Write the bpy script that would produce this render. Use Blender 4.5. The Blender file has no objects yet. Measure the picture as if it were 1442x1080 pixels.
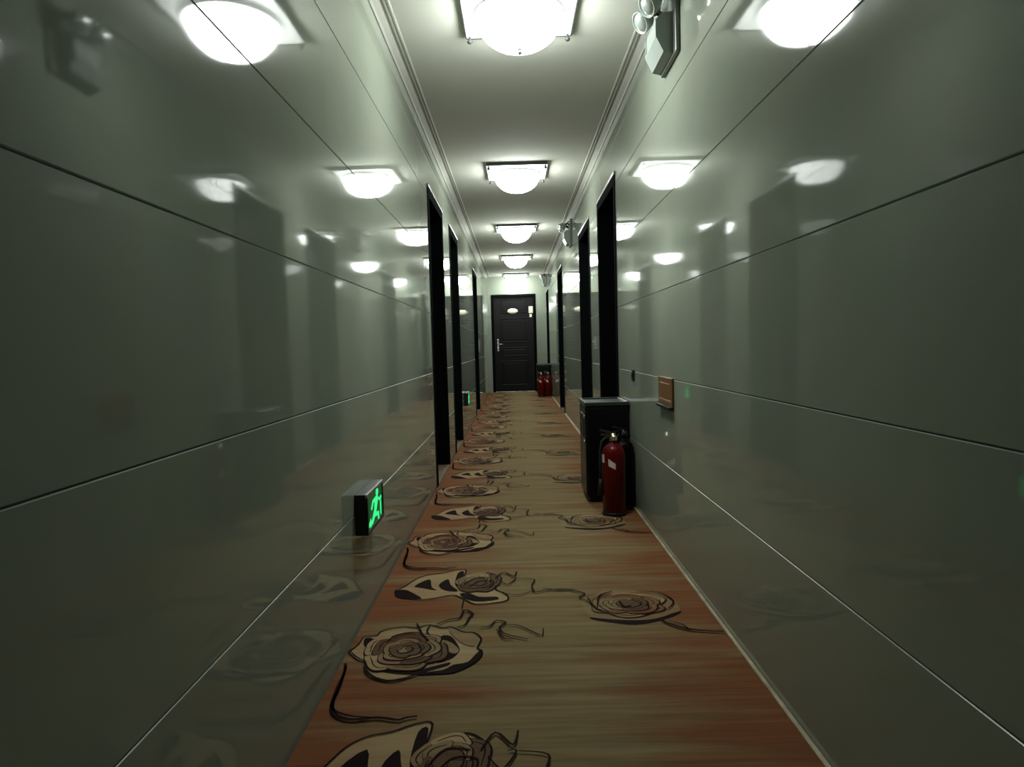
import bpy, bmesh, math, random
from mathutils import Vector, Matrix
random.seed(7)
scene = bpy.context.scene
col = scene.collection

# ------------------------------------------------------------------ sizes
XL, XR = -0.565, 0.680          # wall planes
ZC = 2.430                      # ceiling height
Y0, Y1 = -8.0, 13.97            # back and end of the corridor
TILE = 0.4
CAM_H = 0.9615

# ------------------------------------------------------------------ materials
def new_mat(name):
    m = bpy.data.materials.new(name); m.use_nodes = True
    nt = m.node_tree
    b = nt.nodes['Principled BSDF']
    return m, nt, b

def simple(name, rgb, rough=0.5, metal=0.0, ior=1.5, var=0.0, scale=8.0, coat=0.0, spec=0.5):
    m, nt, b = new_mat(name)
    b.inputs['Roughness'].default_value = rough
    b.inputs['Metallic'].default_value = metal
    b.inputs['IOR'].default_value = ior
    b.inputs['Coat Weight'].default_value = coat
    b.inputs['Specular IOR Level'].default_value = spec
    tc = nt.nodes.new('ShaderNodeTexCoord')
    n = nt.nodes.new('ShaderNodeTexNoise'); n.inputs['Scale'].default_value = scale
    n.inputs['Detail'].default_value = 4
    r = nt.nodes.new('ShaderNodeValToRGB')
    lo = [max(0, c*(1-var)) for c in rgb]; hi = [c*(1+var) for c in rgb]
    r.color_ramp.elements[0].position = 0.3; r.color_ramp.elements[0].color = (*lo, 1)
    r.color_ramp.elements[1].position = 0.7; r.color_ramp.elements[1].color = (*hi, 1)
    nt.links.new(tc.outputs['Object'], n.inputs['Vector'])
    nt.links.new(n.outputs['Fac'], r.inputs['Fac'])
    nt.links.new(r.outputs['Color'], b.inputs['Base Color'])
    return m

def emit(name, rgb, strength, base=(0.8, 0.8, 0.8)):
    m, nt, b = new_mat(name)
    b.inputs['Base Color'].default_value = (*base, 1)
    b.inputs['Emission Color'].default_value = (*rgb, 1)
    b.inputs['Emission Strength'].default_value = strength
    b.inputs['Roughness'].default_value = 0.3
    return m

def carpet_mat(name, edge, centre, streak=0.35):
    """woven carpet: redder along both edges, tan in the middle, cross streaks in the dye"""
    m, nt, b = new_mat(name)
    b.inputs['Roughness'].default_value = 0.95
    b.inputs['Specular IOR Level'].default_value = 0.1
    N = nt.nodes.new; L = nt.links.new
    tc = N('ShaderNodeTexCoord')
    sep = N('ShaderNodeSeparateXYZ'); L(tc.outputs['Object'], sep.inputs[0])
    # distance from centre line, wobbled by noise
    mp = N('ShaderNodeMapping'); mp.inputs['Scale'].default_value = (0.7, 5.5, 1)
    L(tc.outputs['Object'], mp.inputs['Vector'])
    n1 = N('ShaderNodeTexNoise'); n1.inputs['Scale'].default_value = 1.6; n1.inputs['Detail'].default_value = 3
    L(mp.outputs['Vector'], n1.inputs['Vector'])
    a = N('ShaderNodeMath'); a.operation = 'SUBTRACT'; L(sep.outputs['X'], a.inputs[0]); a.inputs[1].default_value = 0.10
    ab = N('ShaderNodeMath'); ab.operation = 'ABSOLUTE'; L(a.outputs[0], ab.inputs[0])
    nn = N('ShaderNodeMath'); nn.operation = 'MULTIPLY_ADD'; L(n1.outputs['Fac'], nn.inputs[0]); nn.inputs[1].default_value = 1.5; nn.inputs[2].default_value = -0.75
    ad = N('ShaderNodeMath'); ad.operation = 'ADD'; L(ab.outputs[0], ad.inputs[0]); L(nn.outputs[0], ad.inputs[1])
    mr = N('ShaderNodeMapRange'); mr.inputs['From Min'].default_value = 0.16; mr.inputs['From Max'].default_value = 0.60
    L(ad.outputs[0], mr.inputs['Value'])
    mix = N('ShaderNodeMix'); mix.data_type = 'RGBA'
    mix.inputs['A'].default_value = (*centre, 1); mix.inputs['B'].default_value = (*edge, 1)
    L(mr.outputs['Result'], mix.inputs['Factor'])
    # cross streaks
    mp2 = N('ShaderNodeMapping'); mp2.inputs['Scale'].default_value = (0.8, 16, 1)
    L(tc.outputs['Object'], mp2.inputs['Vector'])
    n2 = N('ShaderNodeTexNoise'); n2.inputs['Scale'].default_value = 2.2; n2.inputs['Detail'].default_value = 6; n2.inputs['Roughness'].default_value = 0.65
    L(mp2.outputs['Vector'], n2.inputs['Vector'])
    mr2 = N('ShaderNodeMapRange'); mr2.inputs['From Min'].default_value = 0.3; mr2.inputs['From Max'].default_value = 0.7
    mr2.inputs['To Min'].default_value = 1 - streak; mr2.inputs['To Max'].default_value = 1 + streak*0.6
    L(n2.outputs['Fac'], mr2.inputs['Value'])
    mul = N('ShaderNodeMix'); mul.data_type = 'RGBA'; mul.blend_type = 'MULTIPLY'; mul.inputs['Factor'].default_value = 1
    L(mix.outputs['Result'], mul.inputs['A']); L(mr2.outputs['Result'], mul.inputs['B'])
    L(mul.outputs['Result'], b.inputs['Base Color'])
    n3 = N('ShaderNodeTexNoise'); n3.inputs['Scale'].default_value = 420
    L(tc.outputs['Object'], n3.inputs['Vector'])
    bp = N('ShaderNodeBump'); bp.inputs['Strength'].default_value = 0.25; bp.inputs['Distance'].default_value = 0.002
    L(n3.outputs['Fac'], bp.inputs['Height']); L(bp.outputs['Normal'], b.inputs['Normal'])
    return m

def tile_mat(name, rgb):
    m, nt, b = new_mat(name)
    N = nt.nodes.new; L = nt.links.new
    b.inputs['Roughness'].default_value = 0.045
    b.inputs['IOR'].default_value = 1.44
    tc = N('ShaderNodeTexCoord')
    n = N('ShaderNodeTexNoise'); n.inputs['Scale'].default_value = 2.3; n.inputs['Detail'].default_value = 7; n.inputs['Roughness'].default_value = 0.6
    L(tc.outputs['Object'], n.inputs['Vector'])
    r = N('ShaderNodeValToRGB')
    r.color_ramp.elements[0].position = 0.3; r.color_ramp.elements[0].color = (rgb[0]*0.92, rgb[1]*0.96, rgb[2]*0.95, 1)
    r.color_ramp.elements[1].position = 0.7; r.color_ramp.elements[1].color = (rgb[0]*1.07, rgb[1]*1.03, rgb[2]*1.04, 1)
    L(n.outputs['Fac'], r.inputs['Fac']); L(r.outputs['Color'], b.inputs['Base Color'])
    # very slight waviness of the polish
    n2 = N('ShaderNodeTexNoise'); n2.inputs['Scale'].default_value = 3.0; n2.inputs['Detail'].default_value = 1
    L(tc.outputs['Object'], n2.inputs['Vector'])
    bp = N('ShaderNodeBump'); bp.inputs['Strength'].default_value = 0.06; bp.inputs['Distance'].default_value = 0.01
    L(n2.outputs['Fac'], bp.inputs['Height']); L(bp.outputs['Normal'], b.inputs['Normal'])
    return m

LAMP = 43.0
M = dict(
    tile=tile_mat('polished_tile', (0.298, 0.330, 0.270)),
    grout=simple('grout', (0.10, 0.11, 0.09), 0.9),
    tile_edge=simple('tile_edge', (0.33, 0.37, 0.31), 0.3),
    ceiling=simple('ceiling_paint', (0.64, 0.64, 0.58), 0.9, spec=0.15, var=0.03, scale=2),
    cornice=simple('cornice_plaster', (0.50, 0.50, 0.45), 0.7, var=0.03),
    door=simple('black_door_paint', (0.0055, 0.0052, 0.0055), 0.45, var=0.15, spec=0.2),
    door_frame=simple('black_steel_frame', (0.005, 0.0055, 0.006), 0.8, ior=1.03, var=0.1),
    head=simple('pale_head_casing', (0.22, 0.23, 0.20), 0.3, var=0.05),
    dullsteel=simple('dull_steel', (0.16, 0.18, 0.18), 0.3, metal=1.0, var=0.05),
    steel=simple('brushed_steel', (0.50, 0.52, 0.50), 0.28, metal=1.0, var=0.05),
    chrome=simple('chrome', (0.75, 0.75, 0.72), 0.12, metal=1.0),
    black=simple('black_plastic', (0.006, 0.0065, 0.008), 0.4, var=0.1),
    bin=simple('black_bin_enamel', (0.003, 0.0033, 0.0045), 0.3, var=0.1, spec=0.2),
    rubber=simple('black_rubber', (0.008, 0.008, 0.009), 0.6),
    red=simple('red_enamel', (0.105, 0.0028, 0.0028), 0.3, var=0.08, spec=0.2),
    shaded_red=simple('red_enamel_shaded', (0.006, 0.0012, 0.0012), 0.4, var=0.1, spec=0.1),  # shaded copy of the red, shadow put into the colour
    label=simple('pale_sticker', (0.75, 0.62, 0.58), 0.5, var=0.05),
    brass=simple('brass', (0.55, 0.42, 0.2), 0.3, metal=1.0),
    white=simple('white_plastic', (0.30, 0.34, 0.31), 0.35, var=0.03),
    greyplate=simple('grey_green_plastic', (0.13, 0.15, 0.13), 0.4, var=0.05),
    brown=simple('brown_wire', (0.05, 0.025, 0.012), 0.5),
    lens=simple('lamp_lens', (0.7, 0.75, 0.72), 0.12, metal=0.6),
    collar=simple('white_collar', (0.8, 0.82, 0.8), 0.3, var=0.03),
    plate=emit('plate_added_glow', (0.92, 1.0, 0.94), 1.4),  # glow added to the plate, imitating bowl light and bloom
    darkmetal=simple('dark_trim_metal', (0.045, 0.05, 0.045), 0.5, var=0.1),
    bowl=emit('lit_bowl_glass', (0.94, 1.0, 0.95), LAMP),
    amber=simple('amber_panel', (0.20, 0.085, 0.022), 0.4, var=0.12, scale=25),
    amber_line=simple('amber_lettering', (0.28, 0.15, 0.06), 0.4),
    plaque=simple('cream_plate_and_glint', (0.85, 0.78, 0.62), 0.35, var=0.05),
    green_lit=emit('lit_green_panel', (0.0, 0.30, 0.09), 0.16, (0.0, 0.012, 0.005)),
    green_bright=emit('lit_green_pictogram', (0.03, 1.0, 0.28), 0.95, (0.01, 0.1, 0.04)),
    floor=simple('cement_floor', (0.03, 0.032, 0.028), 0.8, var=0.1),
    sill=simple('brown_sill', (0.13, 0.085, 0.045), 0.6, var=0.1),
    edge=simple('pale_floor_strip', (0.50, 0.42, 0.28), 0.5, var=0.25, scale=14),
    carpet=carpet_mat('carpet_ground', (0.210, 0.082, 0.036), (0.238, 0.174, 0.086)),
    cream=carpet_mat('carpet_cream', (0.36, 0.235, 0.125), (0.39, 0.285, 0.155), 0.2),
    tan=carpet_mat('carpet_tan', (0.25, 0.145, 0.075), (0.26, 0.185, 0.10), 0.2),
    mid=carpet_mat('carpet_brown', (0.125, 0.055, 0.03), (0.13, 0.085, 0.05), 0.2),
    dark=carpet_mat('carpet_dark', (0.014, 0.006, 0.006), (0.018, 0.010, 0.009), 0.2),
)

# ------------------------------------------------------------------ mesh helpers
class MB:
    """collects shapes into one mesh"""
    def __init__(self): self.bm = bmesh.new(); self.mats = []
    def slot(self, m):
        if m not in self.mats: self.mats.append(m)
        return self.mats.index(m)
    def face(self, pts, m, smooth=False):
        f = self.bm.faces.new([self.bm.verts.new(p) for p in pts])
        f.material_index = self.slot(m); f.smooth = smooth; return f
    def _merge(self, bm, m, smooth=False):
        i = self.slot(m); mp = {}
        for v in bm.verts: mp[v] = self.bm.verts.new(v.co)
        for f in bm.faces:
            try:
                g = self.bm.faces.new([mp[v] for v in f.verts]); g.material_index = i; g.smooth = smooth
            except ValueError: pass
        bm.free()
    def box(self, a, b, m, bev=0.0, seg=2, mat=None):
        bm = bmesh.new(); bmesh.ops.create_cube(bm, size=1)
        lo = Vector([min(p, q) for p, q in zip(a, b)]); hi = Vector([max(p, q) for p, q in zip(a, b)])
        for v in bm.verts:
            v.co = Vector([lo[i] + (v.co[i]+0.5)*(hi[i]-lo[i]) for i in range(3)])
        if bev: bmesh.ops.bevel(bm, geom=bm.edges[:], offset=bev, segments=seg, profile=0.5, affect='EDGES', clamp_overlap=True)
        if mat is not None: bmesh.ops.transform(bm, matrix=mat, verts=bm.verts)
        self._merge(bm, m); return self
    def lathe(self, prof, m, n=28, mat=None, smooth=True, sx=1.0, sy=1.0):
        """prof: list of (r, z); spun round local z"""
        bm = bmesh.new(); rings = []
        for r, z in prof:
            if r < 1e-5: rings.append([bm.verts.new((0, 0, z))])
            else: rings.append([bm.verts.new((r*sx*math.cos(2*math.pi*k/n), r*sy*math.sin(2*math.pi*k/n), z)) for k in range(n)])
        for A, B in zip(rings, rings[1:]):
            for k in range(n):
                q = [A[k % len(A)], A[(k+1) % len(A)], B[(k+1) % len(B)], B[k % len(B)]]
                u = []
                for v in q:
                    if v not in u: u.append(v)
                if len(u) >= 3:
                    try: bm.faces.new(u)
                    except ValueError: pass
        if mat is not None: bmesh.ops.transform(bm, matrix=mat, verts=bm.verts)
        bmesh.ops.recalc_face_normals(bm, faces=bm.faces)
        self._merge(bm, m, smooth); return self
    def tube(self, pts, r, m, n=10):
        """round bar along pts"""
        pts = [Vector(p) for p in pts]; bm = bmesh.new(); rings = []
        for i, p in enumerate(pts):
            d = (pts[min(i+1, len(pts)-1)] - pts[max(i-1, 0)]).normalized()
            u = d.orthogonal().normalized() if i == 0 else (rings_u - d*rings_u.dot(d)).normalized()
            rings_u = u; w = d.cross(u)
            rr = r[i] if isinstance(r, (list, tuple)) else r
            rings.append([bm.verts.new(p + u*rr*math.cos(2*math.pi*k/n) + w*rr*math.sin(2*math.pi*k/n)) for k in range(n)])
        for A, B in zip(rings, rings[1:]):
            for k in range(n): bm.faces.new([A[k], A[(k+1) % n], B[(k+1) % n], B[k]])
        bm.faces.new(rings[0][::-1]); bm.faces.new(rings[-1])
        bmesh.ops.recalc_face_normals(bm, faces=bm.faces)
        self._merge(bm, m, True); return self
    def prism(self, poly, depth, m, mat):
        """polygon (u,v) extruded by depth along local z, then placed by mat"""
        bm = bmesh.new()
        lo = [bm.verts.new((u, v, 0)) for u, v in poly]; hi = [bm.verts.new((u, v, depth)) for u, v in poly]
        bm.faces.new(lo[::-1]); bm.faces.new(hi); k = len(poly)
        for i in range(k): bm.faces.new([lo[i], lo[(i+1) % k], hi[(i+1) % k], hi[i]])
        bmesh.ops.recalc_face_normals(bm, faces=bm.faces)
        bmesh.ops.transform(bm, matrix=mat, verts=bm.verts)
        self._merge(bm, m); return self
    def build(self, name, parent=None, label=None):
        me = bpy.data.meshes.new(name); self.bm.to_mesh(me); self.bm.free()
        for m in self.mats: me.materials.append(m)
        o = bpy.data.objects.new(name, me); col.objects.link(o)
        if parent: o.parent = parent
        if label: o['label'] = label
        return o

def tag(o, label=None, cat=None, group=None, kind=None):
    if label: o['label'] = label
    if cat: o['category'] = cat
    if group: o['group'] = group
    if kind: o['kind'] = kind
    return o

def empty(name, loc):
    o = bpy.data.objects.new(name, None); col.objects.link(o); o.location = loc
    o.empty_display_size = 0.05
    return o

def copy_tree(src, name=None, loc=None, parent=None):
    c = src.copy(); col.objects.link(c)
    if parent: c.parent = parent
    if loc: c.location = loc
    for ch in [o for o in col.objects if o.parent == src]: copy_tree(ch, parent=c)
    return c

def spline(pts, n=4, closed=False):
    """Catmull-Rom through the points"""
    out = []; k = len(pts)
    for i in range(k if closed else k-1):
        if closed: P = [pts[(i+j) % k] for j in (-1, 0, 1, 2)]
        else: P = [pts[max(i-1, 0)], pts[i], pts[i+1], pts[min(i+2, k-1)]]
        for s in range(n):
            t = s/n
            out.append(tuple(0.5*((2*P[1][a]) + (-P[0][a]+P[2][a])*t + (2*P[0][a]-5*P[1][a]+4*P[2][a]-P[3][a])*t*t + (-P[0][a]+3*P[1][a]-3*P[2][a]+P[3][a])*t**3) for a in (0, 1)))
    if not closed: out.append(tuple(pts[-1]))
    return out

# ------------------------------------------------------------------ carpet drawing, in metres on the floor (x, y)
ROSE_FILLS = [('cream', [(-0.554, 2.041), (-0.534, 2.102), (-0.529, 2.153), (-0.49, 2.158), (-0.482, 2.187), (-0.459, 2.209), (-0.406, 2.222), (-0.362, 2.211), (-0.324, 2.232), (-0.272, 2.205), (-0.245, 2.211), (-0.2, 2.17), (-0.162, 2.16), (-0.137, 2.114), (-0.145, 2.051), (-0.13, 2.023), (-0.141, 1.972), (-0.174, 1.925), (-0.219, 1.892), (-0.279, 1.893), (-0.313, 1.885), (-0.367, 1.86), (-0.408, 1.859), (-0.451, 1.893), (-0.48, 1.942), (-0.479, 1.966), (-0.517, 1.993)]), ('dark', [(-0.131, 2.043), (-0.126, 1.997), (-0.148, 1.945), (-0.196, 1.896), (-0.236, 1.885), (-0.313, 1.883), (-0.292, 1.902), (-0.24, 1.916), (-0.212, 1.945), (-0.171, 1.961), (-0.149, 2.011)]), ('mid', [(-0.452, 2.056), (-0.451, 2.133), (-0.398, 2.175), (-0.342, 2.163), (-0.287, 2.101), (-0.24, 2.03), (-0.247, 1.978), (-0.297, 1.944), (-0.371, 1.945), (-0.419, 1.975)]), ('dark', [(-0.272, 2.144), (-0.238, 2.142), (-0.203, 2.054), (-0.206, 2.014), (-0.228, 1.977), (-0.263, 1.96), (-0.244, 2.017), (-0.258, 2.085)]), ('dark', [(-0.478, 1.96), (-0.458, 1.953), (-0.402, 1.919), (-0.329, 1.909), (-0.284, 1.931), (-0.226, 1.958), (-0.23, 1.94), (-0.281, 1.909), (-0.32, 1.89), (-0.386, 1.899), (-0.452, 1.926), (-0.47, 1.941)]), ('dark', [(-0.525, 2.138), (-0.507, 2.144), (-0.48, 2.113), (-0.494, 2.086), (-0.514, 2.087)]), ('tan', [(-0.251, 2.204), (-0.201, 2.185), (-0.147, 2.129), (-0.156, 2.065), (-0.193, 2.082), (-0.231, 2.142)]), ('tan', [(-0.301, 2.114), (-0.248, 2.106), (-0.206, 2.048), (-0.212, 2.012), (-0.247, 2.037), (-0.277, 2.08)])]
ROSE_LINES = [([(-0.398, 2.026), (-0.379, 2.065), (-0.342, 2.077)], 0.005), ([(-0.444, 2.097), (-0.421, 2.153), (-0.357, 2.172)], 0.006), ([(-0.367, 2.243), (-0.35, 2.195), (-0.333, 2.148), (-0.306, 2.103)], 0.008), ([(-0.317, 2.232), (-0.323, 2.178), (-0.309, 2.146)], 0.006), ([(-0.483, 1.954), (-0.46, 1.893), (-0.407, 1.854), (-0.366, 1.852), (-0.313, 1.885)], 0.009), ([(-0.553, 2.048), (-0.518, 2.0), (-0.484, 1.973)], 0.006), ([(-0.576, 2.029), (-0.564, 2.055), (-0.548, 2.054)], 0.011), ([(-0.576, 2.029), (-0.535, 1.933), (-0.528, 1.809), (-0.514, 1.709), (-0.483, 1.666), (-0.443, 1.653), (-0.383, 1.659), (-0.328, 1.646), (-0.309, 1.655), (-0.279, 1.661)], 0.012), ([(-0.223, 2.202), (-0.197, 2.224), (-0.187, 2.281), (-0.177, 2.315), (-0.21, 2.349), (-0.22, 2.283), (-0.257, 2.266), (-0.296, 2.231)], 0.009), ([(-0.143, 2.197), (-0.113, 2.203), (-0.09, 2.25), (-0.058, 2.231), (-0.078, 2.193), (-0.063, 2.146), (-0.017, 2.114), (0.016, 2.097)], 0.008), ([(-0.058, 2.215), (-0.016, 2.205), (0.031, 2.155), (0.063, 2.123), (0.069, 2.176)], 0.006), ([(-0.088, 2.178), (-0.063, 2.109), (-0.03, 2.1)], 0.006)]
LEAFY_FILLS = [('cream', [(-0.501, 2.568), (-0.472, 2.609), (-0.436, 2.696), (-0.391, 2.741), (-0.333, 2.76), (-0.276, 2.793), (-0.236, 2.79), (-0.241, 2.681), (-0.217, 2.703), (-0.151, 2.746), (-0.107, 2.718), (-0.081, 2.669), (-0.103, 2.56), (-0.062, 2.504), (-0.053, 2.444), (-0.098, 2.418), (-0.174, 2.41), (-0.223, 2.466), (-0.266, 2.505), (-0.326, 2.483), (-0.386, 2.468), (-0.451, 2.488), (-0.486, 2.509)]), ('dark', [(-0.504, 2.568), (-0.467, 2.58), (-0.429, 2.546), (-0.383, 2.477), (-0.45, 2.48), (-0.485, 2.505)]), ('dark', [(-0.432, 2.617), (-0.381, 2.692), (-0.36, 2.6), (-0.335, 2.562), (-0.396, 2.592)]), ('dark', [(-0.334, 2.62), (-0.304, 2.686), (-0.285, 2.617), (-0.25, 2.549), (-0.303, 2.56)]), ('dark', [(-0.268, 2.755), (-0.244, 2.773), (-0.244, 2.67), (-0.254, 2.592), (-0.27, 2.638)]), ('mid', [(-0.234, 2.646), (-0.184, 2.712), (-0.123, 2.684), (-0.108, 2.592), (-0.141, 2.531), (-0.207, 2.557)]), ('dark', [(-0.239, 2.517), (-0.204, 2.521), (-0.162, 2.481), (-0.1, 2.477), (-0.092, 2.453), (-0.168, 2.439), (-0.216, 2.469)])]
LEAFY_LINES = [([(-0.227, 2.612), (-0.19, 2.677), (-0.131, 2.673)], 0.007), ([(-0.208, 2.578), (-0.171, 2.642), (-0.113, 2.637), (-0.127, 2.572), (-0.175, 2.565)], 0.006), ([(-0.106, 2.671), (-0.074, 2.74), (-0.031, 2.688), (-0.018, 2.747)], 0.008), ([(-0.089, 2.647), (-0.055, 2.599), (-0.022, 2.664), (-0.043, 2.666)], 0.006), ([(-0.018, 2.664), (0.052, 2.647), (0.042, 2.581), (0.052, 2.511), (0.104, 2.527), (0.177, 2.53), (0.207, 2.526)], 0.007), ([(-0.077, 2.506), (-0.015, 2.481), (0.041, 2.518)], 0.006), ([(-0.219, 2.456), (-0.22, 2.371)], 0.006), ([(-0.538, 3.109), (-0.523, 2.988), (-0.518, 2.878), (-0.466, 2.834), (-0.402, 2.821)], 0.009)]
RIGHT_FILLS = [('tan', [(0.215, 2.445), (0.268, 2.465), (0.312, 2.511), (0.398, 2.518), (0.48, 2.499), (0.54, 2.47), (0.559, 2.397), (0.568, 2.341), (0.55, 2.288), (0.476, 2.228), (0.388, 2.208), (0.307, 2.229), (0.244, 2.264), (0.23, 2.331)]), ('dark', [(0.238, 2.268), (0.277, 2.255), (0.376, 2.235), (0.462, 2.243), (0.558, 2.301), (0.551, 2.276), (0.475, 2.224), (0.386, 2.197), (0.306, 2.218), (0.246, 2.247)]), ('mid', [(0.304, 2.326), (0.344, 2.413), (0.42, 2.431), (0.492, 2.379), (0.495, 2.313), (0.435, 2.275), (0.35, 2.281)])]
RIGHT_LINES = [([(0.279, 2.372), (0.294, 2.452), (0.348, 2.496)], 0.008), ([(0.441, 2.489), (0.521, 2.471), (0.557, 2.386), (0.521, 2.312)], 0.007), ([(0.247, 2.443), (0.27, 2.329), (0.333, 2.282)], 0.007), ([(0.36, 2.4), (0.369, 2.344), (0.397, 2.353)], 0.009), ([(0.476, 2.228), (0.493, 2.192), (0.539, 2.148), (0.613, 2.123), (0.697, 2.114)], 0.011), ([(0.497, 2.211), (0.539, 2.179), (0.551, 2.132)], 0.006), ([(0.085, 2.548), (0.137, 2.524), (0.189, 2.52), (0.24, 2.48), (0.217, 2.44), (0.243, 2.408)], 0.008)]

# ------------------------------------------------------------------ setting
DOORS_L = [(4.53, 5.43), (6.00, 6.84), (9.30, 10.20)]
DOORS_R = [(4.36, 5.28), (5.86, 6.78), (9.22, 10.15), (12.98, 13.78)]
DOOR_H = 2.06
DEPTH = 0.20

def wall_piece(mb, X, out, y0, y1, h0, h1, axis='x'):
    """tiled stretch of wall; X wall plane, out = direction into the masonry"""
    ch, gr, dp = 0.0018, 0.0010, 0.0025
    def P(t, y, h): return (X+out*t, y, h) if axis == 'x' else (y, X+out*t, h)
    k0 = int(math.floor(h0/TILE+1e-6)); k = k0
    while k*TILE < h1-1e-6:
        a, b = k*TILE, (k+1)*TILE
        lo, hi = max(a, h0), min(b, h1)
        cut_lo, cut_hi = lo > a+1e-6 or lo < 1e-6, hi < b-1e-6
        fl = lo if cut_lo else lo+gr+ch
        fh = hi if cut_hi else hi-gr-ch
        mb.face([P(0, y0, fl), P(0, y1, fl), P(0, y1, fh), P(0, y0, fh)], M['tile'])
        if not cut_lo: mb.face([P(dp, y0, lo+gr), P(dp, y1, lo+gr), P(0, y1, fl), P(0, y0, fl)], M['tile_edge'])
        if not cut_hi: mb.face([P(0, y0, fh), P(0, y1, fh), P(dp, y1, hi-gr), P(dp, y0, hi-gr)], M['tile_edge'])
        k += 1
    mb.box(P(dp, y0, h0), P(DEPTH, y1, h1), M['grout'])

def wall(name, X, out, doors):
    mb = MB(); y = Y0
    for a, b in doors:
        wall_piece(mb, X, out, y, a, 0, ZC)
        wall_piece(mb, X, out, a, b, DOOR_H, ZC)
        y = b
    wall_piece(mb, X, out, y, Y1, 0, ZC)
    return tag(mb.build(name), kind='structure')
wall('wall_left', XL, -1, DOORS_L)
wall('wall_right', XR, 1, DOORS_R)
ED = (-0.480, 0.465)                       # end door opening
mb = MB()
wall_piece(mb, Y1, 1, XL-DEPTH, ED[0], 0, ZC, 'y')
wall_piece(mb, Y1, 1, ED[0], ED[1], DOOR_H, ZC, 'y')
wall_piece(mb, Y1, 1, ED[1], XR+DEPTH, 0, ZC, 'y')
tag(mb.build('wall_end'), kind='structure')
mb = MB(); wall_piece(mb, Y0, -1, XL-DEPTH, XR+DEPTH, 0, ZC, 'y'); tag(mb.build('wall_back'), kind='structure')
mb = MB(); mb.box((XL-DEPTH-0.02, Y0-DEPTH, -0.12), (XR+DEPTH+0.02, Y1+DEPTH+0.02, 0), M['floor']); tag(mb.build('floor'), kind='structure')
mb = MB(); mb.box((XL-DEPTH-0.02, Y0-DEPTH, ZC), (XR+DEPTH+0.02, Y1+DEPTH+0.02, ZC+0.12), M['ceiling']); tag(mb.build('ceiling'), kind='structure')

# cornice: two small beads with a groove, running under the ceiling edge
def cornice(name, X, s):
    mb = MB()
    prof = [(0, 0), (0.077, 0), (0.077, 0.004), (0.072, 0.007), (0.066, 0.007), (0.063, 0.004), (0.059, 0.004), (0.056, 0.007), (0.049, 0.007), (0.046, 0.004), (0.036, 0.006), (0.012, 0.020), (0.004, 0.028), (0, 0.028)]
    A = [(X+s*u, Y0, ZC-v) for u, v in prof]; B = [(X+s*u, Y1, ZC-v) for u, v in prof]
    n = len(prof)
    for i in range(n):
        j = (i+1) % n; mb.face([A[i], A[j], B[j], B[i]], M['cornice'])
    mb.face(A[::-1], M['cornice']); mb.face(B, M['cornice'])
    bmesh.ops.recalc_face_normals(mb.bm, faces=mb.bm.faces)
    return tag(mb.build(name), kind='structure')
cornice('trim_1', XL, 1); cornice('trim_2', XR, -1)

# pale strip between carpet and right wall, broken at the doors
mb = MB(); y = Y0
for a, b in DOORS_R + [(Y1, Y1)]:
    mb.box((XR-0.013, y, 0), (XR-0.001, a, 0.010), M['edge'], 0.002, 1); y = b
tag(mb.build('trim_3'), kind='structure')

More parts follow.
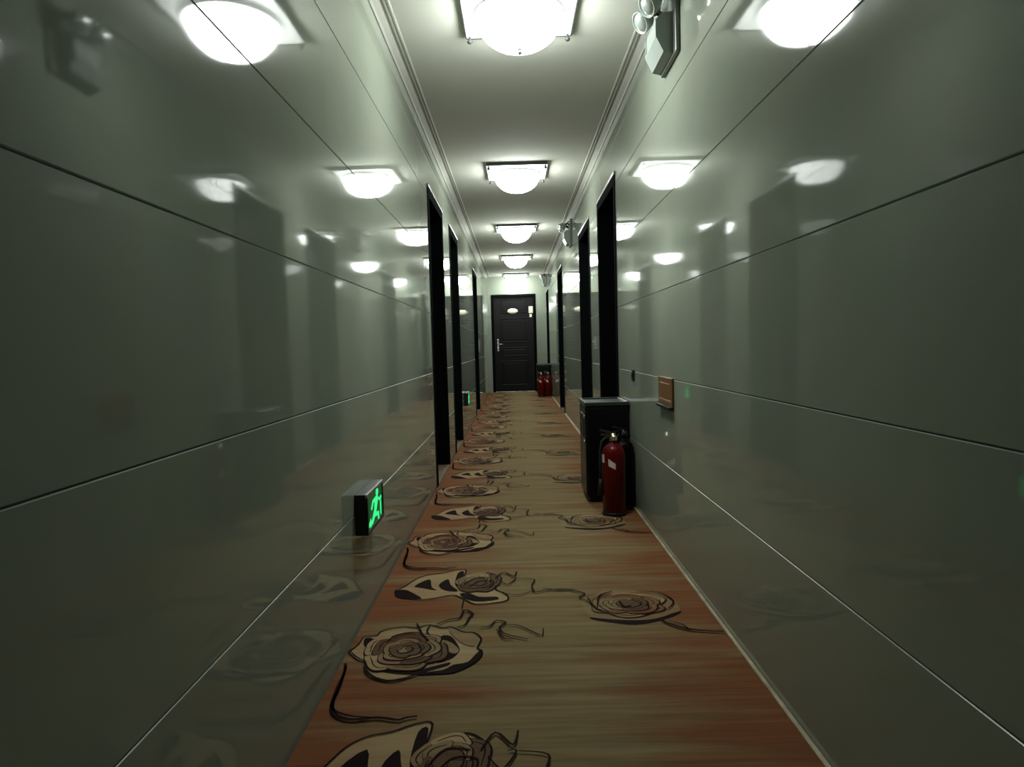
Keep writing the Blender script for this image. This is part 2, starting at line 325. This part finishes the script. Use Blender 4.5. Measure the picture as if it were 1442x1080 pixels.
# ------------------------------------------------------------------ doors (local frame: x across opening, y into the wall, z up)
def make_door(w, handle_left, end=False):
    r = empty('door_1', (0, 0, 0))
    H = DOOR_H; cw = 0.06 if not end else 0.05
    p = 0.006                                           # proud of the wall
    rec = 0.110 if not end else 0.045                    # leaf set back
    for s in (0, 1):
        j = MB(); x0 = 0 if s == 0 else w
        d = 1 if s == 0 else -1
        j.box((x0, -p, 0), (x0+d*cw, DEPTH, H), M['door_frame'], 0.004)
        j.box((x0+d*cw, rec+0.045, 0), (x0+d*(cw+0.015), DEPTH, H-cw), M['door_frame'])
        j.build('jamb', r)
    hm = MB(); hm.box((cw, -p, H-cw), (w-cw, DEPTH, H), M['door_frame'], 0.004); hm.build('door_head', r)
    if not end:
        c = MB(); c.box((0.0, -0.010, H+0.001), (w, -0.0005, H+0.022), M['head'], 0.003); c.build('head_casing', r, 'pale strip above the black door head')
    t = MB(); t.box((cw, -0.005, 0), (w-cw, DEPTH, 0.012), M['steel'] if end else M['sill'], 0.003); t.build('threshold', r)
    lf = MB(); a, b = cw+0.003, w-cw-0.003
    lf.box((a, rec, 0.016), (b, rec+0.042, H-cw-0.003), M['door'], 0.003)
    pw = (b-a)
    for (u0, u1, v0, v1) in ((0.17, 0.83, 0.07, 0.32), (0.17, 0.83, 0.37, 0.46), (0.17, 0.83, 0.51, 0.76), (0.17, 0.83, 0.81, 0.955)):
        X0, X1, Z0, Z1 = a+pw*u0, a+pw*u1, H*v0, H*v1
        for q in ((X0, Z0, X1, Z0+0.02), (X0, Z1-0.02, X1, Z1), (X0, Z0+0.02, X0+0.02, Z1-0.02), (X1-0.02, Z0+0.02, X1, Z1-0.02)):
            lf.box((q[0], rec-0.010, q[1]), (q[2], rec+0.002, q[3]), M['door'], 0.004, 1)
        lf.box((X0+0.045, rec-0.007, Z0+0.045), (X1-0.045, rec+0.002, Z1-0.045), M['door'], 0.006, 1)
    leaf = lf.build('door_leaf', r)
    hx = a+0.075 if handle_left else b-0.075; d = 1 if handle_left else -1
    h = MB()
    h.box((hx-0.02, rec-0.010, 0.87), (hx+0.02, rec+0.001, 1.13), M['steel'], 0.006)
    h.lathe([(0, 0), (0.013, 0), (0.013, 0.05), (0, 0.05)], M['steel'], 14, Matrix.Translation((hx, rec-0.008, 1.02)) @ Matrix.Rotation(math.pi/2, 4, 'X'))
    h.tube([(hx, rec-0.052, 1.02), (hx+d*0.03, rec-0.055, 1.02), (hx+d*0.12, rec-0.055, 1.017)], 0.009, M['steel'])
    hd = h.build('door_handle', leaf, 'steel lever handle on a long plate')
    k = MB(); k.lathe([(0, 0), (0.014, 0), (0.014, 0.008), (0, 0.010)], M['chrome'], 16, Matrix.Translation((hx, rec-0.009, 0.92)) @ Matrix.Rotation(math.pi/2, 4, 'X'))
    k.build('keyhole', leaf)
    k = MB(); k.lathe([(0, 0), (0.016, 0), (0.016, 0.012), (0, 0.014)], M['chrome'], 16, Matrix.Translation((hx, rec-0.009, 1.10)) @ Matrix.Rotation(math.pi/2, 4, 'X'))
    k.build('deadbolt', leaf)
    return r, leaf, rec, a, b

RL = math.radians
n_door = 1
def put_door(r, i, loc, rz, label):
    r.name = 'door_%d' % i; r.location = loc; r.rotation_euler.z = rz
    tag(r, label, 'door', 'black guest room doors', 'structure')
ords = ['nearest', 'second', 'farthest']
# left wall: local x -> +y (depth), local y -> -x
for i, (a, b) in enumerate(DOORS_L):
    r = make_door(b-a, True)[0]
    put_door(r, 1+i, (XL, a, 0), RL(90), ['black framed doorway nearest on the left tiled wall, before the far exit sign',
        'middle black doorway on the left tiled wall', 'farthest black doorway on the left tiled wall, toward the end door'][i])
for i, (a, b) in enumerate(DOORS_R):
    r = make_door(b-a, False)[0]
    put_door(r, 4+i, (XR, b, 0), RL(-90), ['nearest black doorway on the right wall, just beyond the near black ash bin',
        'second black doorway on the right tiled wall', 'third black doorway on the right tiled wall, before the far extinguishers',
        'black doorway at the far right corner beside the end door'][i])
r, leaf, rec, a, b = make_door(ED[1]-ED[0], True, True)
r.name = 'door_8'; r.location = (ED[0], Y1, 0)
tag(r, 'black panelled door closing the far end of the corridor, with a pale oval number plate', 'door', None, 'structure')
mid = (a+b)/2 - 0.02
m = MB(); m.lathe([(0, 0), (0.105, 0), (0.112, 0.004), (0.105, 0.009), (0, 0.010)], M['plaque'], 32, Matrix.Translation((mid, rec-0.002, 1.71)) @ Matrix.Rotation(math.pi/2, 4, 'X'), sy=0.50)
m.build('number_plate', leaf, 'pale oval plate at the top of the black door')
m = MB(); m.box((b-0.10, rec-0.012, 1.66), (b-0.01, rec-0.001, 1.80), M['plaque'], 0.004); m.box((b-0.085, rec-0.012, 1.57), (b-0.035, rec-0.001, 1.64), M['plaque'], 0.004)  # two pale patches stand in for a lamp reflection on the door
m.build('lamp_glint', leaf, 'pale patches imitating a lamp reflection at the right edge of the black door')

# ------------------------------------------------------------------ carpet
PERIOD = 1.16
mb = MB()
CX0, CX1, CY0, CY1, CZ = XL+0.006, XR-0.015, -1.6, 13.955, 0.006
mb.box((CX0, CY0, 0.0), (CX1, CY1, CZ), M['carpet'])
def cl(p): return (min(max(p[0], CX0+0.002), CX1-0.002), min(max(p[1], CY0+0.01), CY1-0.01))
def fill(pts, m, dy, h):
    P = [cl((x, y+dy)) for x, y in spline(pts, 3, True)]
    Q = [p for i, p in enumerate(P) if (Vector(p)-Vector(P[i-1])).length > 1e-4]
    f = mb.face([(x, y, h) for x, y in Q], M[m])
    f.normal_update()
    if f.normal.z < 0: f.normal_flip()
def stroke(pts, w, dy, h):
    P = spline(pts, 4); n = len(P)
    ok = [CX0+0.004 < x < CX1-0.004 and CY0 < y+dy < CY1-0.02 for x, y in P]
    for i in range(n-1):
        if not (ok[i] and ok[i+1]): continue
        def off(i):
            a, b = Vector(P[max(i-1, 0)]), Vector(P[min(i+1, n-1)])
            d = b-a
            if d.length < 1e-6: return Vector((0, w/2))
            d.normalize(); t = i/(n-1); ww = w*(0.55+0.45*math.sin(math.pi*min(max(t, 0.05), 0.95)))
            return Vector((-d.y, d.x))*ww/2
        o1, o2 = off(i), off(i+1); p, q = Vector((P[i][0], P[i][1]+dy)), Vector((P[i+1][0], P[i+1][1]+dy))
        f = mb.face([(*(p+o1), h), (*(p-o1), h), (*(q-o2), h), (*(q+o2), h)], M['dark'])
        f.normal_update()
        if f.normal.z < 0: f.normal_flip()
def rose(cx, cy, rx, ry, dy, rings, h0, seed):
    rnd = random.Random(seed); h = h0
    for r_in, r_out, n, cols in rings:
        a0 = rnd.uniform(0, 6.28)
        for q in range(n):
            a = a0 + 6.283*q/n + rnd.uniform(-0.15, 0.15); w = 3.1416/n*1.22
            ro = r_out*rnd.uniform(0.90, 1.06); bump = rnd.uniform(-0.05, 0.05)
            def shape(grow, sx, sy):
                P = []
                for t in (-1, -0.72, -0.35, 0, 0.35, 0.72, 1):
                    r = ro*(1-0.20*t*t + bump*math.sin(5*t))+grow
                    P.append((cx+sx+rx*r*math.cos(a+w*t), cy+sy+ry*r*math.sin(a+w*t)))
                for t in (0.7, 0, -0.7):
                    r = r_in*0.8
                    P.append((cx+sx+rx*r*math.cos(a+w*t), cy+sy+ry*r*math.sin(a+w*t)))
                return P
            fill(shape(0.035, 0.002, -0.003), 'dark', dy, h); h += 0.00005
            fill(shape(0.0, 0, 0), rnd.choice(cols), dy, h); h += 0.00005
            if r_out > 0.5:
                P = shape(-0.13, 0, 0)[1:6]
                stroke(P, 0.004, dy, h); h += 0.00002
for k in range(-3, 11):
    dy = k*PERIOD
    for F, L in ((ROSE_FILLS, ROSE_LINES), (LEAFY_FILLS, LEAFY_LINES), (RIGHT_FILLS, RIGHT_LINES)):
        ys = [p[1]+dy for _, P in F for p in P]
        if min(ys) < CY0+0.05 or max(ys) > CY1-0.05: continue
        for i, (m, P) in enumerate(F): fill(P, m, dy, CZ+0.0004*(i+1))
        h1 = CZ+0.0004*(len(F)+1)
        if F is not RIGHT_FILLS: stroke(F[0][1]+F[0][1][:1], 0.007, dy, h1-0.0001)
        if F is ROSE_FILLS:
            rose(-0.375, 2.045, 0.135, 0.140, dy, [(0.75, 1.0, 6, ['tan', 'mid', 'cream']), (0.5, 0.78, 5, ['mid', 'tan', 'cream']), (0.3, 0.56, 5, ['mid', 'tan']), (0.12, 0.36, 4, ['mid']), (0, 0.18, 2, ['tan', 'mid'])], h1, 5)
        elif F is LEAFY_FILLS:
            rose(-0.180, 2.64, 0.095, 0.115, dy, [(0.6, 1.0, 5, ['tan', 'mid', 'cream']), (0.35, 0.68, 4, ['mid', 'tan']), (0.0, 0.4, 3, ['mid', 'tan'])], h1, 9)
        else:
            rose(0.385, 2.375, 0.150, 0.120, dy, [(0.75, 1.0, 6, ['tan', 'carpet', 'cream']), (0.5, 0.78, 5, ['tan', 'carpet']), (0.25, 0.55, 4, ['mid', 'tan']), (0.0, 0.30, 3, ['mid'])], h1, 3)
        for P, w in L: stroke(P, w, dy, CZ+0.0062)
tag(mb.build('carpet_runner'), 'tan and rust carpet runner printed with dark outlined roses along the corridor', 'carpet')

# ------------------------------------------------------------------ ceiling lamps
def make_lamp():
    r = empty('ceiling_lamp', (0, 0, 0)); h = 0.243
    m = MB(); m.box((-h, -h, -0.022), (h, h, 0), M['plate'], 0.004); m.build('base_plate', r)
    for s in (-1, 1):
        m = MB(); m.box((s*(h+0.0005), -h, -0.024), (s*(h+0.006), h, 0), M['darkmetal'], 0.002, 1)
        m.build('edge_trim', r, 'dark strip along one side of the plate')
        m = MB(); m.box((-h, s*(h+0.0005), -0.024), (h, s*(h+0.006), 0), M['darkmetal'], 0.002, 1)
        m.build('edge_trim', r, 'dark strip along one side of the plate')
    for sx in (-1, 1):
        for sy in (-1, 1):
            c = MB(); c.lathe([(0, -0.052), (0.010, -0.050), (0.013, -0.042), (0.007, -0.036), (0.006, -0.021), (0, -0.021)], M['darkmetal'], 12, Matrix.Translation((sx*0.228, sy*0.228, 0)))
            c.build('corner_stud', r)
    m = MB(); m.lathe([(0.188, -0.022), (0.196, -0.023), (0.198, -0.040), (0.192, -0.044)], M['collar'], 40); m.build('collar', r, 'grey ring holding the glass bowl')
    m = MB(); n = 9
    prof = [(0.190*math.cos(t*math.pi/2/n)**0.8, -0.042-0.140*math.sin(t*math.pi/2/n)**1.1) for t in range(n)] + [(0, -0.182)]
    m.lathe(prof, M['bowl'], 36); m.build('glass_bowl', r, 'glowing white glass bowl')
    m = MB(); m.lathe([(0, -0.207), (0.006, -0.205), (0.011, -0.195), (0.007, -0.187), (0.014, -0.183), (0, -0.181)], M['darkmetal'], 14); m.build('finial', r)
    return r
lamp = make_lamp()
LL = ['nearest glowing bowl lamp on a square plate, cut by the top of the photo', 'second glowing bowl ceiling lamp from the camera',
      'third glowing bowl ceiling lamp, just before the second pair of spotlights', 'fourth glowing bowl ceiling lamp, second last before the end wall', 'farthest glowing bowl ceiling lamp, directly before the end door']
for i in range(5):
    o = lamp if i == 0 else copy_tree(lamp)
    o.location = (0.057, 2.94+2.665*i, ZC)
    tag(o, LL[i], 'ceiling lamp', 'bowl ceiling lamps in a row')

# ------------------------------------------------------------------ emergency lights on the right wall (local: x out of the wall toward corridor is -x)
def make_emergency():
    r = empty('emergency_light', (0, 0, 0))
    m = MB(); m.box((-0.018, -0.135, 0.0), (0, 0.135, 0.29), M['greyplate'], 0.004)
    m.lathe([(0, 0), (0.005, 0), (0.005, 0.003), (0, 0.004)], M['black'], 10, Matrix.Translation((-0.018, -0.05, 0.11)) @ Matrix.Rotation(-math.pi/2, 4, 'Y'))
    m.build('back_plate', r, 'grey green wall plate')
    m = MB()
    # wedge shaped cover
    m.prism([(-0.018, 0.01), (-0.055, 0.02), (-0.085, 0.08), (-0.085, 0.145), (-0.060, 0.170), (-0.018, 0.175)], 0.215, M['white'],
            Matrix(((1, 0, 0, 0), (0, 0, 1, -0.085), (0, 1, 0, 0), (0, 0, 0, 1))))
    cov = m.build('battery_box', r, 'pale green white box')
    k = MB(); k.box((-0.087, 0.09, 0.09), (-0.0845, 0.115, 0.15), M['greyplate'], 0.001, 1); k.build('indicator_panel', cov)
    for y in (-0.065, 0.075):
        a = MB(); a.tube([(-0.015, y, 0.235), (-0.045, y, 0.245), (-0.075, y, 0.236)], 0.010, M['brown']); a.build('bracket', r, 'brown arm of the spotlight')
        d = Vector((-0.80, -0.25, -0.55)).normalized()
        mat = Matrix.Translation((-0.070, y, 0.232)) @ d.to_track_quat('Z', 'Y').to_matrix().to_4x4()
        h = MB(); h.lathe([(0, 0), (0.022, 0.002), (0.036, 0.018), (0.044, 0.050), (0.046, 0.062), (0.041, 0.062), (0.039, 0.052), (0, 0.050)], M['white'], 24, mat)
        hd = h.build('spotlight_head', r, 'pale round lamp head')
        l = MB(); l.lathe([(0.0405, 0.053), (0.034, 0.062), (0.020, 0.069), (0, 0.072)], M['lens'], 20, mat); l.build('lens', hd, 'shiny lens')
    w = MB(); w.tube([(-0.012, 0.02, 0.20), (-0.05, 0.01, 0.22), (-0.045, -0.02, 0.26), (-0.012, -0.01, 0.285)], 0.006, M['brown']); w.build('wire', r, 'brown wire')
    return r
em = make_emergency()
EL = ['pale twin spotlight emergency light high on the right wall, nearest the camera', 'middle twin spotlight emergency light high on the right wall, above the dark doorways',
      'farthest twin spotlight emergency light, by the end door']
for i, (y, z) in enumerate(((2.79, 2.10), (7.70, 2.10), (13.55, 2.16))):
    o = em if i == 0 else copy_tree(em)
    o.location = (XR, y, z); tag(o, EL[i], 'emergency light', 'twin head emergency lights')

# ------------------------------------------------------------------ exit signs low on the left wall (local x out of the wall)
def make_exit():
    r = empty('exit_sign', (0, 0, 0)); W, H, T = 0.27, 0.142, 0.045
    m = MB(); m.box((0, -W/2, 0), (T-0.006, W/2, H), M['black'], 0.003); m.build('housing', r, 'black sign box')
    f = MB()
    for q in ((-W/2, 0, W/2, 0.012), (-W/2, H-0.012, W/2, H), (-W/2, 0.012, -W/2+0.014, H-0.012), (W/2-0.014, 0.012, W/2, H-0.012)):
        f.box((T-0.008, q[0], q[1]), (T, q[2], q[3]), M['steel'] if q[1] > 0.1 else M['black'], 0.0015, 1)
    f.build('face_frame', r)
    p = MB(); p.box((T-0.006, -W/2+0.013, 0.011), (T-0.003, W/2-0.013, H-0.011), M['green_lit']); pn = p.build('lit_panel', r, 'dark green lit panel')
    g = MB()
    def R(u, v):  # pictogram coordinates (u along the wall, v up)
        return (u, v)
    mt = Matrix(((0, 0, 1, T-0.003), (1, 0, 0, 0), (0, 1, 0, 0), (0, 0, 0, 1)))
    fm = mt @ Matrix(((1.42, 0, 0, -0.022), (0, 1.08, 0, -0.006), (0, 0, 1, 0), (0, 0, 0, 1)))
    g.prism([(0.040+0.014*math.cos(a*math.pi/8), 0.113+0.013*math.sin(a*math.pi/8)) for a in range(16)], 0.001, M['green_bright'], fm)
    g.prism([(-0.002, 0.055), (0.022, 0.050), (0.052, 0.092), (0.040, 0.104), (0.012, 0.100)], 0.001, M['green_bright'], fm)      # torso
    g.prism([(0.036, 0.098), (0.046, 0.088), (0.068, 0.074), (0.090, 0.080), (0.088, 0.089), (0.069, 0.085)], 0.0012, M['green_bright'], fm)  # arm forward
    g.prism([(0.022, 0.102), (0.030, 0.092), (-0.008, 0.088), (-0.026, 0.070), (-0.034, 0.077), (-0.014, 0.099)], 0.0012, M['green_bright'], fm)  # arm back
    g.prism([(0.000, 0.058), (0.022, 0.050), (0.052, 0.044), (0.056, 0.018), (0.044, 0.016), (0.038, 0.034), (0.008, 0.038)], 0.0013, M['green_bright'], fm)  # leg forward
    g.prism([(-0.002, 0.060), (0.014, 0.046), (-0.020, 0.024), (-0.062, 0.024), (-0.062, 0.036), (-0.026, 0.038)], 0.0013, M['green_bright'], fm)  # leg back
    g.build('running_figure', pn, 'bright green running figure'); g = MB()
    g.prism([(0.082, 0.020), (0.098, 0.020), (0.098, 0.074), (0.082, 0.068)], 0.001, M['green_bright'], mt); g.build('door_mark', pn, 'bright green door mark'); g = MB()
    g.prism([(-0.112, 0.030), (-0.078, 0.046), (-0.078, 0.036), (-0.066, 0.036), (-0.066, 0.024), (-0.078, 0.024), (-0.078, 0.014)], 0.001, M['green_bright'], mt)
    g.build('arrow', pn, 'bright green arrow')
    return r
ex = make_exit()
ex.location = (XL, 2.370, 0.326); tag(ex, 'black box exit sign with glowing green running figure, low on the near left wall', 'exit sign', 'green exit signs')
o = copy_tree(ex, loc=(XL, 7.25, 0.335)); tag(o, 'small far green exit sign low on the left wall beyond the second doorway', 'exit sign', 'green exit signs')

# ------------------------------------------------------------------ amber panel and small switch on the right wall
r = empty('wall_plaque', (XR, 2.975, 0.680))
m = MB(); m.box((-0.010, -0.135, 0), (0, 0.135, 0.125), M['amber'], 0.003); m.build('panel', r)
m = MB(); m.box((-0.022, -0.135, -0.014), (-0.001, 0.135, -0.0005), M['black'], 0.003); m.build('lower_rail', r, 'dark rail under the amber panel')
m = MB()
m.box((-0.0110, -0.12, 0.012), (-0.0095, 0.12, 0.026), M['amber_line'], 0.0005, 1); m.build('pale_line', r, 'pale stripe low on the amber panel'); m = MB()
m.box((-0.0110, -0.10, 0.092), (-0.0095, 0.10, 0.099), M['amber_line'], 0.0005, 1)
m.build('pale_line', r, 'pale stripe high on the amber panel')
tag(r, 'small amber brown wall plaque on the right tiles above the fire extinguishers', 'plaque')
r = empty('wall_switch', (XR, 3.80, 0.745))
m = MB(); m.box((-0.010, -0.022, 0), (0, 0.022, 0.065), M['black'], 0.002); b_ = m.build('switch_plate', r)
m = MB(); m.box((-0.014, -0.010, 0.02), (-0.0095, 0.010, 0.045), M['rubber'], 0.001); m.build('rocker', r)
tag(r, 'tiny black wall switch on the right tiles above the near ash bin', 'switch')

# ------------------------------------------------------------------ ash bins
def make_bin():
    r = empty('ash_bin', (0, 0, 0)); w, d, h = 0.262, 0.36, 0.585
    m = MB(); m.box((-w/2, -d/2, 0.02), (w/2, d/2, h), M['bin'], 0.022, 3); m.build('body', r)
    m = MB(); m.box((-w/2+0.02, -d/2+0.02, 0), (w/2-0.02, d/2-0.02, 0.024), M['rubber'], 0.004); m.build('foot', r)
    m = MB()
    t = 0.016
    for q in ((-w/2-.003, -d/2-.003, w/2+.003, -d/2+t), (-w/2-.003, d/2-t, w/2+.003, d/2+.003), (-w/2-.003, -d/2+t, -w/2+t, d/2-t), (w/2-t, -d/2+t, w/2+.003, d/2-t)):
        m.box((q[0], q[1], h-0.006), (q[2], q[3], h+0.018), M['dullsteel'], 0.003, 1)
    tr = m.build('tray_rim', r, 'steel rim of the ash tray')
    m = MB(); m.box((-w/2+t, -d/2+t, h-0.002), (w/2-t, d/2-t, h+0.008), M['darkmetal']); m.build('ash_tray', r)
    m = MB(); m.box((-w/2-0.004, -0.10, h-0.20), (-w/2+0.002, 0.10, h-0.06), M['rubber'], 0.002); m.build('side_opening', r)
    for z in (h-0.07, h-0.22):
        k = MB(); k.lathe([(0, 0), (0.009, 0), (0.009, 0.006), (0, 0.008)], M['chrome'], 12, Matrix.Translation((-w/2, -0.15, z)) @ Matrix.Rotation(-math.pi/2, 4, 'Y')); k.build('screw', r)
    return r
bn = make_bin()
bn.location = (0.541, 4.12, CZ+0.0066); tag(bn, 'tall black ash bin with steel tray, near one against the right wall', 'bin', 'black ash bins')
o = copy_tree(bn, loc=(0.541, 12.78, CZ+0.0066)); tag(o, 'far black ash bin on the right before the end door', 'bin', 'black ash bins')

# ------------------------------------------------------------------ fire extinguishers
def make_ext(bodymat, dark=False):  # dark: fittings coloured black for shadow, stickers left out
    r = empty('fire_extinguisher', (0, 0, 0)); R = 0.064
    m = MB(); m.lathe([(0, 0.010), (R*0.96, 0.010), (R, 0.012), (R, 0.33), (R*0.97, 0.352), (R*0.86, 0.374), (R*0.62, 0.392), (R*0.36, 0.402), (0.018, 0.408), (0.018, 0.418), (0, 0.418)], bodymat, 32); body = m.build('cylinder', r)
    m = MB(); m.lathe([(R*0.90, 0.006), (R*1.03, 0.006), (R*1.03, 0.020), (R*0.99, 0.022), (R*0.90, 0.022)], M['black'], 32); m.build('base_ring', r)
    m = MB()
    def patch(a0, a1, z0, z1, mat, rr):
        n = 8
        for i in range(n):
            p, q = a0+(a1-a0)*i/n, a0+(a1-a0)*(i+1)/n
            m.face([(rr*math.cos(p), rr*math.sin(p), z0(i/n)), (rr*math.cos(q), rr*math.sin(q), z0((i+1)/n)), (rr*math.cos(q), rr*math.sin(q), z1((i+1)/n)), (rr*math.cos(p), rr*math.sin(p), z1(i/n))], mat, True)
    if not dark: patch(math.radians(236), math.radians(272), lambda t: 0.285-0.02*t, lambda t: 0.325-0.028*t, M['label'], R+0.0008)
    if not dark: m.build('sticker', body, 'pale sticker on the cylinder front')
    m = MB()
    if not dark: patch(math.radians(185), math.radians(212), lambda t: 0.30, lambda t: 0.345, M['label'], R+0.0008)
    if not dark: m.build('sticker', body, 'pale sticker on the cylinder side')
    m = MB(); m.lathe([(0.016, 0.414), (0.021, 0.416), (0.021, 0.436), (0.015, 0.440), (0.015, 0.458), (0, 0.460)], M['black'] if dark else M['brass'], 18); m.build('valve', r, None if dark else 'brass valve')
    m = MB()
    m.prism([(-0.010, 0.452), (0.012, 0.462), (-0.070, 0.482), (-0.074, 0.475)], 0.018, M['black'] if dark else M['dullsteel'], Matrix(((1, 0, 0, 0), (0, 0, 1, -0.009), (0, 1, 0, 0), (0, 0, 0, 1))))
    m.build('squeeze_lever', r)
    m = MB(); m.prism([(0.010, 0.440), (0.010, 0.450), (-0.066, 0.458), (-0.068, 0.448)], 0.020, M['black'] if dark else M['dullsteel'], Matrix(((1, 0, 0, 0), (0, 0, 1, -0.010), (0, 1, 0, 0), (0, 0, 0, 1))))
    m.build('carry_handle', r)
    m = MB(); m.lathe([(0, 0), (0.015, 0), (0.017, 0.004), (0.015, 0.012), (0, 0.013)], M['black'] if dark else M['chrome'], 16, Matrix.Translation((0.004, -0.016, 0.432)) @ Matrix.Rotation(math.pi/2, 4, 'X')); m.build('pressure_gauge', r)
    m = MB(); m.tube([(-0.012, 0.0, 0.430), (-0.040, -0.004, 0.436), (-0.064, -0.006, 0.415), (-0.074, -0.006, 0.36), (-0.0745, -0.004, 0.28), (-0.074, 0.0, 0.20)], 0.0075, M['rubber']); ho = m.build('hose', r, 'black hose')
    m = MB(); m.tube([(-0.074, 0.0, 0.205), (-0.076, 0.0, 0.17), (-0.078, 0.0, 0.11)], [0.009, 0.011, 0.015], M['rubber'], 12); m.build('nozzle', ho)
    return r
e1 = make_ext(M['red'])
FE = 'fire extinguishers beside the ash bins'
e1.location = (0.533, 3.66, CZ+0.0005); tag(e1, 'near red fire extinguisher standing in front of the black ash bin', 'fire extinguisher', FE)
e2 = make_ext(M['shaded_red'], True)
e2.location = (0.612, 3.82, CZ+0.0005); e2.rotation_euler.z = RL(40)
tag(e2, 'fire extinguisher coloured dark for shadow, between the near red extinguisher and the right wall', 'fire extinguisher', FE)
o = copy_tree(e1, loc=(0.475, 12.36, CZ+0.0005)); tag(o, 'far red fire extinguisher on the left of the pair by the far bin', 'fire extinguisher', FE)
o = copy_tree(e1, loc=(0.607, 12.42, CZ+0.0005)); tag(o, 'far right red fire extinguisher of the pair beside the far bin', 'fire extinguisher', FE)

# ------------------------------------------------------------------ world, camera
w = bpy.data.worlds.new('World'); scene.world = w; w.use_nodes = True
w.node_tree.nodes['Background'].inputs[0].default_value = (0.01, 0.012, 0.01, 1)
w.node_tree.nodes['Background'].inputs[1].default_value = 0.2

F = 930.0
cam = bpy.data.cameras.new('Camera'); cam.sensor_width = 36; cam.sensor_fit = 'HORIZONTAL'; cam.lens = F/1442*36
cam.clip_start = 0.02; cam.clip_end = 60
co = bpy.data.objects.new('Camera', cam); col.objects.link(co)
th = math.radians(1.6)
d = Vector((4, 52, -F)).normalized()
u = Vector((-math.sin(th), math.cos(th), (-math.sin(th)*4 + math.cos(th)*52)/F)).normalized()
u = (u - d*u.dot(d)).normalized()
rt = d.cross(u)
mat = Matrix((rt, d, u)).to_4x4()
mat.translation = (0, 0, CAM_H)
co.matrix_world = mat
scene.camera = co

scene.view_settings.view_transform = 'Standard'; scene.view_settings.look = 'None'
scene.view_settings.exposure = 0.0; scene.view_settings.gamma = 1.0
scene.view_settings.use_curve_mapping = False
